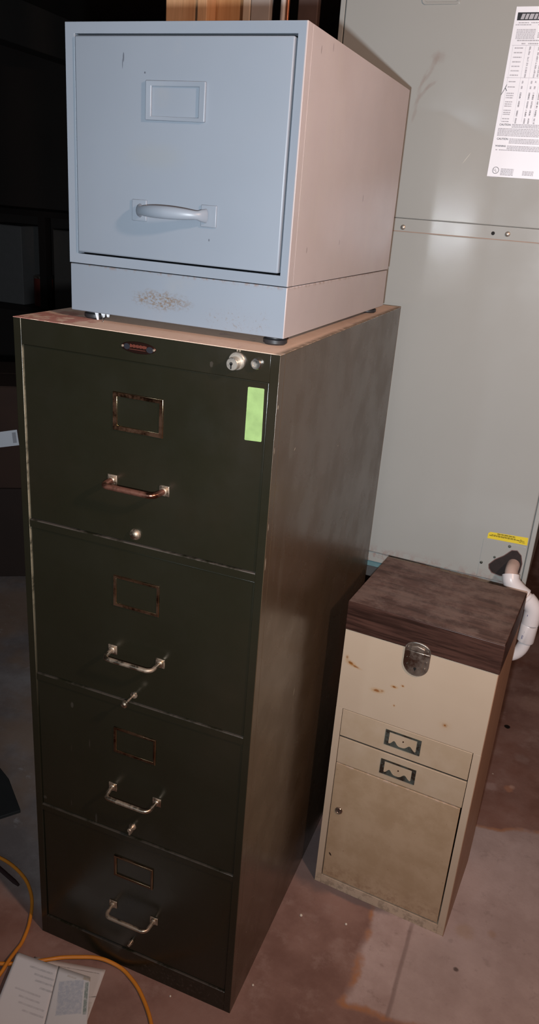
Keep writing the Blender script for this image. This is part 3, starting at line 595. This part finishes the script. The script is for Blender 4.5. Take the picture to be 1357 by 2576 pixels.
# big white data label
def LZ(yz): return hz_(1.9016-.3035*((yz/5.365-17)/426))
def LX(yz): return .0908-.0050*((yz/5.365-17)/426)
lb = MB(); lb.prism([(.0908, hz_(1.9016)), (.3000, hz_(1.9020)), (.2960, hz_(1.5970)), (.0859, hz_(1.5983))], -.0014, -.0008)
lbl = lb.build('data_label', MAT['paper'], up, smooth=False); tag(lbl, 'white printed data label with tables and warnings')
def lrect(mb, yz0, yz1, d0, d1): mb.box((LX(yz0)+d0, -.0017, LZ(yz0)), (LX(yz0)+d1, -.0013, LZ(yz1)))
k_ = MB(); lrect(k_, 165, 265, .0045, .200); k_.build('header_bar', MAT['ink_black'], lbl, smooth=False)
hd = MB()
xx = LX(200)+.0110
for i in range(16):
    wv = random.uniform(.005, .009); lean = .0025
    hd.prism([(xx, LZ(252)), (xx+wv, LZ(252)), (xx+wv+lean, LZ(183)), (xx+lean, LZ(183))], -.0019, -.0017); xx += wv+.0018
hd.build('header_lettering', MAT['ink'], lbl, smooth=False)
gi = MB()
def lines(y0, y1, d0, d1, step=22, dens=.8, th=9):
    yz = y0
    while yz < y1:
        dd_ = d0
        while dd_ < d1:
            ww = random.uniform(.0015, .006)
            if random.random() < dens+.1: lrect(gi, yz, yz+th+3, dd_, min(dd_+ww, d1))
            dd_ += ww+.0007
        yz += step
lines(290, 335, .004, .19, 26, .6); lines(378, 500, .008, .044, 19, .9, 8); lines(420, 490, .049, .19, 19, .9, 8)
lines(515, 535, .012, .19, 30, .75, 12); lines(555, 572, .016, .19, 30, .5, 12)
gi2 = MB()
for y_ in (583, 1005): 
    mbx = gi; lrect(mbx, y_, y_+4, .004, .19)
for r_ in (620, 680, 740, 800, 858, 917, 975):
    lines(r_-8, r_+4, .010, .026, 30, .98, 12)
    for cdu in (.038, .055, .062, .072, .081, .095, .11, .125): lines(r_-20, r_+30, cdu, cdu+.0032, 13, .8, 9)
for r_ in (1060, 1130, 1215, 1245, 1275, 1330, 1360, 1388, 1445, 1475, 1500, 1560, 1598):
    lines(r_-6, r_+6, .010+.0, .024, 30, .9, 11)
    for cdu in (.036, .053, .061, .072, .085, .10, .12): lines(r_-14, r_+16, cdu, cdu+.0030, 13, .85, 9)
for cdu in (.006, .031, .047, .068, .09, .115): lrect(gi, 590, 1600, cdu, cdu+.0003)
lines(1630, 1680, .032, .19, 19, .92, 9); lines(1692, 1805, .006, .19, 19, .92, 9); lines(1830, 1900, .032, .19, 19, .92, 9); lines(1930, 1975, .030, .19, 19, .92, 9); lines(1988, 2000, .008, .19, 30, .8, 10)
lines(2255, 2350, .026, .052, 17, .9, 8); lines(2275, 2340, .070, .092, 17, .9, 8); lines(2375, 2388, .006, .021, 30, .9, 8)
gi.build('fine_print', MAT['ink'], lbl, smooth=False)
for body_, yz, du, sz in (('CAUTION', 1655, .0070, .0050), ('CAUTION', 1852, .0070, .0050), ('WARNING', 1950, .0062, .0044)):
    text(body_, sz, (LX(yz)+du, -.0014, LZ(yz)), lbl, MAT['ink_dark'], bold=.0001)
ci = MB(); cc = (LX(2285)+.0158, LZ(2285)); ci.ring(arc(cc[0], cc[1], .0066, 0, 352, 30), arc(cc[0], cc[1], .0057, 0, 352, 30), -.0017, -.0013); ci.build('certification_ring', MAT['ink_dark'], lbl, smooth=False)
text('U', .0062, (cc[0]-.0046, -.0014, cc[1]-.0010), lbl, MAT['ink_dark'], 'certification_letter'); text('L', .0062, (cc[0]-.0002, -.0014, cc[1]-.0036), lbl, MAT['ink_dark'], 'certification_letter')
pm = MB(); pm.tube([(LX(1240)-.0003, -.0016, LZ(1240)), (LX(1200)+.0042, -.0016, LZ(1170)), (LX(1150)+.0078, -.0016, LZ(1100))], .0005, 6); pm.tube([(LX(1200)+.0055, -.0016, LZ(1145)), (LX(1180)+.0095, -.0016, LZ(1185))], .0005, 6); pm.build('pen_mark', MAT['ink_black'], lbl)
# yellow warning strip
yl = MB(); yl.prism([(.2250, hz_(.8185)), (.2290, hz_(.8225)), (.3165, hz_(.8275)), (.3172, hz_(.8082)), (.2247, hz_(.8055))], -.0024, -.0018)
yo = yl.build('yellow_label', MAT['yellow'], lw, smooth=False); tag(yo, 'yellow caution strip with dark lettering')
yi = MB()
def yrow(z0, x0, x1, th, dens=.95):
    x = x0
    while x < x1:
        w_ = random.uniform(.003, .009); 
        if random.random() < dens: yi.box((x, -.0027, hz_(z0+ (x-.225)*.03)), (min(x+w_, x1), -.0023, hz_(z0+th+(x-.225)*.03)))
        x += w_+.0011
yrow(.8195, .246, .288, .0022, 1); yrow(.8160, .233, .302, .0013); yrow(.8132, .228, .309, .0018); yrow(.8100, .298, .312, .0012); yi.build('lettering', MAT['yink'], yo, smooth=False)
# condensate access plate with ragged opening
ap = MB(); hole = [(.2400, .7400), (.2418, .7300), (.2500, .7200), (.2700, .7165), (.2960, .7200), (.3130, .7350), (.3145, .7600), (.3090, .7800), (.2980, .7905), (.2860, .7885), (.2700, .7700), (.2520, .7560)]
cxm, czm = .272, .750
outp = []
for x, z_ in hole:
    a = math.atan2(z_-czm, x-cxm); dx, dz_ = math.cos(a), math.sin(a)
    s_ = min(((.3190-cxm)/dx if dx > 0 else (.2172-cxm)/dx) if abs(dx) > 1e-6 else 9, ((.8020-czm)/dz_ if dz_ > 0 else (.7030-czm)/dz_) if abs(dz_) > 1e-6 else 9)
    outp.append([cxm+dx*s_, czm+dz_*s_])
for corner in ((.2172, .8020), (.3190, .8020), (.3190, .7030), (.2172, .7030)):
    j = min(range(len(outp)), key=lambda i: (outp[i][0]-corner[0])**2+(outp[i][1]-corner[1])**2); outp[j] = list(corner)
ap.ring([(x, hz_(z_)) for x, z_ in outp], [(x, hz_(z_)) for x, z_ in hole], -.0030, -.0018, -.0030)
apo = ap.build('access_plate', MAT['hvac'], lw, smooth=False)
op = MB().prism([(x, hz_(z_)) for x, z_ in hole], -.0022, -.0019); opo = op.build('dark_opening', plain('hole_shade_dark', (0.022, 0.014, 0.013), .8, var=.5, scale=80), apo)  # flat dark sheet stands in for the shade inside the hole
tn = MB().tube([(x, -.0028, hz_(z_)) for x, z_ in hole+hole[:1]], .0011, 8); tn.build('torn_rim', plain('torn_foil_rim', (0.16, 0.09, 0.08), .5, var=.5, scale=120), apo)
for u, z_ in ((.2790, .7968), (.2217, .7405), (.2500, .7620)):
    MB().lathe([(.0036 if u != .25 else .002, 0), (.0030, .0016), (.0008, .0022)], (u, -.0030, hz_(z_)), n=16).build('screw', MAT['grey_metal'], apo)
# condensate pipe with trap
pr = MB(); OFF = .055
P = [(.2955, .02, .755), (.2955, -.030, .752), (.2965, -OFF, .7445), (.3020, -OFF-.003, .7330), (.3200, -OFF-.004, .7180), (.3400, -OFF-.004, .7060)]
pipe = thing('drain_pipe', 'white plastic drain pipe with trap behind the beige file cabinet', 'pipe', (.5, .80, 0), -.03)
def seg(name, pts, r, mat=MAT['pvc'], parent=pipe, n=22):
    return MB().tube(pts, r, n).build(name, mat, parent)
stub = [(.2960, -.0035, .7530), (.2960, -.035, .7520), (.2975, -.050, .7470), (.2990, -.058, .7400)]
seg('outlet_stub', bezier(stub, 5), .0150, MAT['primer'])
seg('elbow', bezier([(.2975, -.054, .7480), (.3000, -.060, .7380), (.3075, -.062, .7280), (.3230, -.062, .7150), (.3380, -.062, .7060)], 7), .0198)
seg('pipe_run', bezier([(.3330, -.062, .7090), (.3440, -.062, .7010)], 3), .0150, MAT['primer'])
seg('elbow', bezier([(.3380, -.062, .7050), (.3520, -.062, .6930), (.3610, -.062, .6800), (.3625, -.062, .6650), (.3620, -.062, .6420)], 7), [.0165]*3+[.0198]*26)
seg('coupling', [(.3620, -.062, .6400), (.3615, -.062, .6385), (.3600, -.062, .5955), (.3598, -.062, .5940)], [.0180, .0196, .0196, .0186])
seg('trap_bend', bezier([(.3600, -.062, .6000), (.3590, -.062, .5850), (.3530, -.062, .5660), (.3410, -.062, .5510), (.3250, -.062, .5440), (.3080, -.062, .5470), (.2960, -.062, .5580), (.2920, -.062, .5750)], 7), .0148)
seg('riser', [(.2920, -.062, .5700), (.2920, -.062, .6200)], .0148)
seg('return_run', bezier([(.2920, -.062, .6180), (.2880, -.062, .6330), (.2700, -.062, .6380), (.20, -.062, .6380), (.05, -.062, .6380)], 6), .0148)
seg('down_pipe', bezier([(.07, -.062, .6380), (.045, -.062, .6340), (.035, -.062, .6200), (.035, -.062, .50), (.035, -.062, .0)], 5), .0148)
for z0, z1, uo in ((.6180, .6260, -.006), (.6050, .6150, -.009), (.6660, .6700, -.007)):
    im = MB()
    for q in range(3):
        a0 = -2.15+q*.12
        im.box((.3610+uo-.0016+q*.0022, -.0801, z0), (.3610+uo-.0004+q*.0022, -.0785, z1))
    im.build('printed_mark', MAT['pvc_ink'], pipe, smooth=False)
# steel stand
s = thing('equipment_stand', 'dark steel angle stand holding up the grey air handler', 'stand', (.5, .80, 0), -.03)
for (u, v) in ((-.25, .03), (.27, .03), (-.25, .50), (.27, .50)):
    MB().box((u-.018, v-.018, 0), (u+.018, v+.018, .625)).build('leg', MAT['steel'], s, bevel=.001)
fr = MB()
for a_, b_ in (((-.268, .012, .625), (.288, .048, .655)), ((-.268, .482, .625), (.288, .518, .655)), ((-.268, .048, .625), (-.232, .482, .655)), ((.252, .048, .625), (.288, .482, .655))): fr.box(a_, b_)
fr.build('top_frame', MAT['steel'], s, bevel=.001)

# ------------------------------------------------------------------ lumber standing behind the cabinets
def post(name, x0, x1, y0, y1, mat, label, cat, group=None, z1=ZC-.002):
    o = MB().box((x0, y0, 0), (x1, y1, z1)).build(name, mat, bevel=.0025); return tag(o, label, cat, group)
post('wall_stud', -.1945, -.1120, .820, .860, MAT['pine'], 'pale pine stud, leftmost of the lumber above the blue-grey cabinet', 'lumber')
post('wall_stud', -.1105, -.0860, .812, .860, MAT['pine'], 'narrow knotty pine edge beside the leftmost pale stud', 'lumber')
post('wall_stud', -.0920, -.0180, .862, .900, MAT['pine_dark'], 'darker amber pine stud set back between the pale pieces', 'lumber')
post('wood_strip', -.0158, .0030, .850, .870, plain('pale_wood', (0.62, 0.47, 0.34), .6), 'thin pale wooden strip beside the grey-brown board', 'lumber')
post('board', .0040, .0505, .850, .872, MAT['grey_board'], 'grey-brown upright board right of the pine studs', 'board')
tag(MB().lathe([(.0060, .0), (.0060, ZC-.002)], (.0885, .835, 0), axis='z', n=14).build('white_pipe', plain('off_white_tube', (0.62, 0.55, 0.50), .4)), 'thin off-white tube standing beside a copper one', 'pipe')
tag(MB().lathe([(.0040, .0), (.0040, ZC-.002)], (.0990, .835, 0), axis='z', n=14).build('copper_pipe', plain('dull_copper', (0.42, 0.15, 0.07), .35, .6)), 'thin dull copper tube rising behind the cabinets', 'pipe')
post('board', .1090, .1560, .870, .892, MAT['brown_board'], 'dark brown upright board between copper tube and air handler', 'board')

# ------------------------------------------------------------------ floor clutter
def F2(p, z): return (p[0], p[1], z)
# back sheet
def sheet(name, TL, TR, BL, BR, hfun, mat, thick=.0006, nu=18, nv=18, parent=None):
    bm = bmesh.new(); grid = []
    for j in range(nv+1):
        row = []
        for i in range(nu+1):
            u, v = i/nu, j/nv
            x = (TL[0]*(1-u)+TR[0]*u)*(1-v)+(BL[0]*(1-u)+BR[0]*u)*v; y = (TL[1]*(1-u)+TR[1]*u)*(1-v)+(BL[1]*(1-u)+BR[1]*u)*v
            row.append(bm.verts.new((x, y, hfun(u, v))))
        grid.append(row)
    for j in range(nv):
        for i in range(nu): bm.faces.new((grid[j][i], grid[j+1][i], grid[j+1][i+1], grid[j][i+1]))
    me = bpy.data.meshes.new(name); bm.to_mesh(me); bm.free(); me.materials.append(mat)
    o = bpy.data.objects.new(name, me); COL.objects.link(o)
    if parent: o.parent = parent
    m = o.modifiers.new('thick', 'SOLIDIFY'); m.thickness = thick; m.offset = 0
    for p in me.polygons: p.use_smooth = True
    return o
def paper_mat(name, spots, base=(0.62, 0.60, 0.60)):
    t = NT(name); c = t.mix(t.noise(20, 4), tuple(v*.93 for v in base), base)
    for (x, y, a, b_, col, k, rot) in spots:
        c = t.mix(t.math('MULTIPLY', t.spot('xy', (x, y), (a, b_), .10, .05, 200, rot=rot, square=True), t.math('MULTIPLY', t.ramp(t.noise(130, 5, .7, stretch=(1, 1, 1)), .32, .60, .35, 1.0), k)), c, col)
    return t.finish(c, .55, 0, None, 0, .4)
m2 = paper_mat('printed_sheet', [(.185, -.085, .012, .0010, (0.12, 0.12, 0.12), .8, .5), (.172, -.092, .0012, .014, (0.16, 0.16, 0.15), .7, .2), (.125, -.047, .045, .0009, (0.20, 0.17, 0.16), .7, .24), (.188, -.115, .008, .018, (0.34, 0.32, 0.28), .5, .3)], (0.66, 0.62, 0.60))
s2 = sheet('loose_sheet', (.0249, -.0602), (.1760, -.0229), (.0600, -.2250), (.2150, -.1750), lambda u, v: .0012+.0025*(math.sin(u*5+v*3)*.5+.5)*v, m2)
tag(s2, 'creased white paper sheet under the folded booklet and orange cord', 'paper')
bk = thing('folded_booklet', 'open white folded booklet on the floor beside the orange cord', 'booklet', (0, 0, 0))
m1 = paper_mat('booklet_left_page', [(.0640+.026*k*.55, -.088-.0105*k, .026-.004*(k % 2), .0022, (0.40, 0.43, 0.47), .6, .115) for k in range(4)]+[(.0700+.012*k, -.140-.0105*k, .028-.005*(k % 2), .0020, (0.42, 0.43, 0.47), .5, .115) for k in range(4)], (0.78, 0.80, 0.84))
m3 = paper_mat('booklet_right_page', [(.1500, -.112, .0245, .036, (0.40, 0.47, 0.58), .75, .52), (.128, -.074, .010, .002, (0.40, 0.36, 0.30), .5, .1), (.160, -.064, .010, .0035, (0.48, 0.38, 0.20), .6, .1), (.1790, -.1000, .0035, .034, (0.16, 0.24, 0.22), .8, .52)], (0.72, 0.75, 0.78))
def hl(u, v): return .0135+.010*(1-math.cos((1-u)*PI*.5))*(.35+.65*v)+.002*math.sin(v*4)
def hr(u, v): return .0130+.004*math.sin(u*PI)*v
sheet('left_page', (-.0052, -.0762), (.0896, -.0654), (.0620, -.2700), (.1780, -.2700), hl, m1, .0012, parent=bk)
sheet('right_page', (.0902, -.0654), (.1623, -.0582), (.1786, -.2700), (.2700, -.2450), hr, m3, .0012, parent=bk)
MB().tube([(.0899, -.0654, .0143), (.1340, -.1700, .0150), (.1783, -.2700, .0155)], .0006, 6).build('fold_line', plain('fold_shadow_ink', (0.12, 0.12, 0.12), .6), bk)
# orange cord
cp = [(-.42, .06), (-.34, .10), (-.27, .118), (-.203, .1182), (-.1573, .1090), (-.1180, .0930), (-.0909, .0745), (-.0700, .055), (-.0531, .0324), (-.0400, .010), (-.0289, -.0130), (-.0190, -.045), (-.0149, -.0705), (-.0100, -.100), (-.0062, -.1313), (-.010, -.19), (-.05, -.26), (-.13, -.30), (-.22, -.27), (-.24, -.20), (-.17, -.150), (-.09, -.125), (-.0260, -.1071), (.0028, -.0928), (.0500, -.0628), (.080, -.0420), (.1128, -.0254), (.1420, -.0130), (.1701, -.0080), (.205, -.0085), (.2351, -.0197), (.2600, -.0330), (.2828, -.0499), (.3020, -.0665), (.3186, -.0839), (.335, -.105), (.35, -.15), (.34, -.24), (.36, -.36)]
pts3 = []
for i, (x, y) in enumerate(cp):
    z_ = .0042
    if .0 < x < .20 and i > 20: z_ = .0075
    if 20 <= i <= 22: z_ = .0042+(.004 if i == 22 else 0)
    if 12 <= i <= 15: z_ = .0150 if i in (13, 14) else .009
    pts3.append((x, y, z_))
tag(MB().tube(bezier(pts3, 7), .0040, 12).build('extension_cord', MAT['cord']), 'orange extension cord looping across the floor at lower left', 'cord')
# dark flat plate and rod at the left
pt = MB(); q = [(-.52, .42), (-.3650, .3420), (-.2640, .2624), (-.2954, .2207), (-.45, .25)]
v0 = [pt.bm.verts.new((x, y, 0.0005)) for x, y in q]; v1 = [pt.bm.verts.new((x, y, .010)) for x, y in q]
pt.bm.faces.new(list(reversed(v0))); pt.bm.faces.new(v1)
for i in range(5): pt.bm.faces.new((v0[i], v0[(i+1) % 5], v1[(i+1) % 5], v1[i]))
tag(pt.build('floor_mat', plain('dark_grey_rubber', (0.022, 0.021, 0.020), .7, var=.2), bevel=.001), 'dark rubber mat corner at the left edge of the floor', 'mat')
tag(MB().tube([(-.26, .112, .0052), (-.20, .0945, .0052), (-.135, .0760, .0052), (-.120, .0717, .0052)], [.005, .005, .005, .003], 10).build('dark_rod', plain('dark_brown_rod', (0.030, 0.014, 0.014), .5)), 'short dark rod on the floor under the cord loop', 'rod')
# scattered grit
grit = [(.5045, .2790, .0036, 'pale chip on the floor midway between the olive and beige cabinets'), (.6060, .3010, .0030, 'small white chip beside the front left corner of the beige cabinet'),
        (.4700, .0750, .0026, 'tiny pale chip near the front right foot of the olive cabinet'), (.3260, -.0180, .0022, 'tiny bright chip against the front base of the olive cabinet')]
for i, (x, y, r_, lb_) in enumerate(grit):
    bmx = MB(); bmx.lathe([(r_*.6, 0), (r_, r_*.4), (r_*.8, r_), (r_*.2, r_*1.3)], (x, y, 0.0002), axis='z', n=7)
    tag(bmx.build('paint_chip', plain('pale_chip', (0.70, 0.62, 0.52), .6), smooth=False), lb_, 'paint chip')

# ------------------------------------------------------------------ dark far side of the basement
def crate(name, loc, rz, dims, mat, label, cat, group=None, parts=None):
    o = thing(name, label, cat, loc, rz, group)
    w_, d_, h_ = dims
    MB().box((0, 0, 0), (w_, d_, h_-.004)).build('box_body', mat, o, bevel=.003)
    fl = MB(); fl.box((0, 0, h_-.0035), (w_, d_*.495, h_)); fl.box((0, d_*.505, h_-.0035), (w_, d_, h_)); fl.build('flaps', mat, o)
    return o
ca = .55; cs_, sn_ = math.cos(ca), math.sin(ca)
def CP(u, v=0): return (-1.18+u*cs_-v*sn_, 1.30+u*sn_+v*cs_)
c0 = CP(-.40, 0)
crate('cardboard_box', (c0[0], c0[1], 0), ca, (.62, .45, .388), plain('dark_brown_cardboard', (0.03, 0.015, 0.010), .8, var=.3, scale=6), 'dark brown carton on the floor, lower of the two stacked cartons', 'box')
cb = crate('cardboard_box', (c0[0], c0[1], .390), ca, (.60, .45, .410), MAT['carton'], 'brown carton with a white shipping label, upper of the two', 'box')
sl = MB().prism([(.33, .215), (.33, .155), (.500, .180), (.494, .242)], -.002, 0); slo = sl.build('shipping_label', MAT['paper'], cb, smooth=False)
si = MB(); si.prism([(.478, .188), (.492, .190), (.489, .232), (.475, .230)], -.0026, -.002); si.build('barcode_block', MAT['ink'], slo, smooth=False); si = MB()
for i in range(4): si.box((.35, -.0026, .172+i*.011), (.35+.05+.02*(i % 2), -.002, .175+i*.011))
si.build('label_print', MAT['ink'], slo, smooth=False)
sh = thing('storage_shelf', 'dark open storage shelf against the far basement wall', 'shelf', (-4.3, 3.9, 0), 0)
MB().box((0, 0, 1.30), (2.9, .45, 1.34)).build('shelf_board', MAT['shelf'], sh); MB().box((0, 0, .62), (2.9, .45, .66)).build('shelf_board', MAT['shelf'], sh)
for x in (0, 1.40, 2.84):
    for y in (0, .39): MB().box((x, y, 0), (x+.06, y+.06, 1.30)).build('leg', MAT['shelf'], sh)
crate('storage_box', (-3.45, 3.95, .661), 0, (.36, .3, .56), plain('grey_box_paint', (0.22, 0.22, 0.22), .7), 'grey box on the far dark shelf, at the left edge', 'box')
crate('storage_box', (-2.81, 3.95, .661), 0, (.34, .3, .56), plain('tan_box', (0.12, 0.11, 0.10), .7), 'dark tan box on the far shelf beside a red can', 'box')
for nm, x, mt, zz, lbt in (('paint_can', -2.98, (0.22, 0.04, 0.03), .661, 'red can on the far dark shelf between two boxes'), ('jar', -2.33, (0.07, 0.02, 0.02), .661, 'dull red jar at the right of the far shelf')):
    o = thing(nm, lbt, 'can' if nm == 'paint_can' else 'jar', (x, 4.05, zz)); MB().lathe([(.07, 0), (.072, .01), (.072, .19), (.07, .20)], (0, 0, 0), axis='z').build('body', plain(nm+'_paint', mt, .5), o); MB().lathe([(.074, 0), (.074, .015), (.06, .02)], (0, 0, .20), axis='z').build('lid', MAT['nickel'], o)
tb_ = thing('storage_tote', 'black storage tote far behind the air handler at right', 'tote', (.845, 3.05, 0), -.1)
MB().quadloop([[(0.02, .02, 0), (.58, .02, 0), (.58, .38, 0), (.02, .38, 0)], [(0, 0, .40), (.60, 0, .40), (.60, .40, .40), (0, .40, .40)]]).build('bin', MAT['rubber'], tb_, bevel=.01)
MB().box((-.01, -.01, .4005), (.61, .41, .43)).build('lid', MAT['rubber'], tb_, bevel=.008)
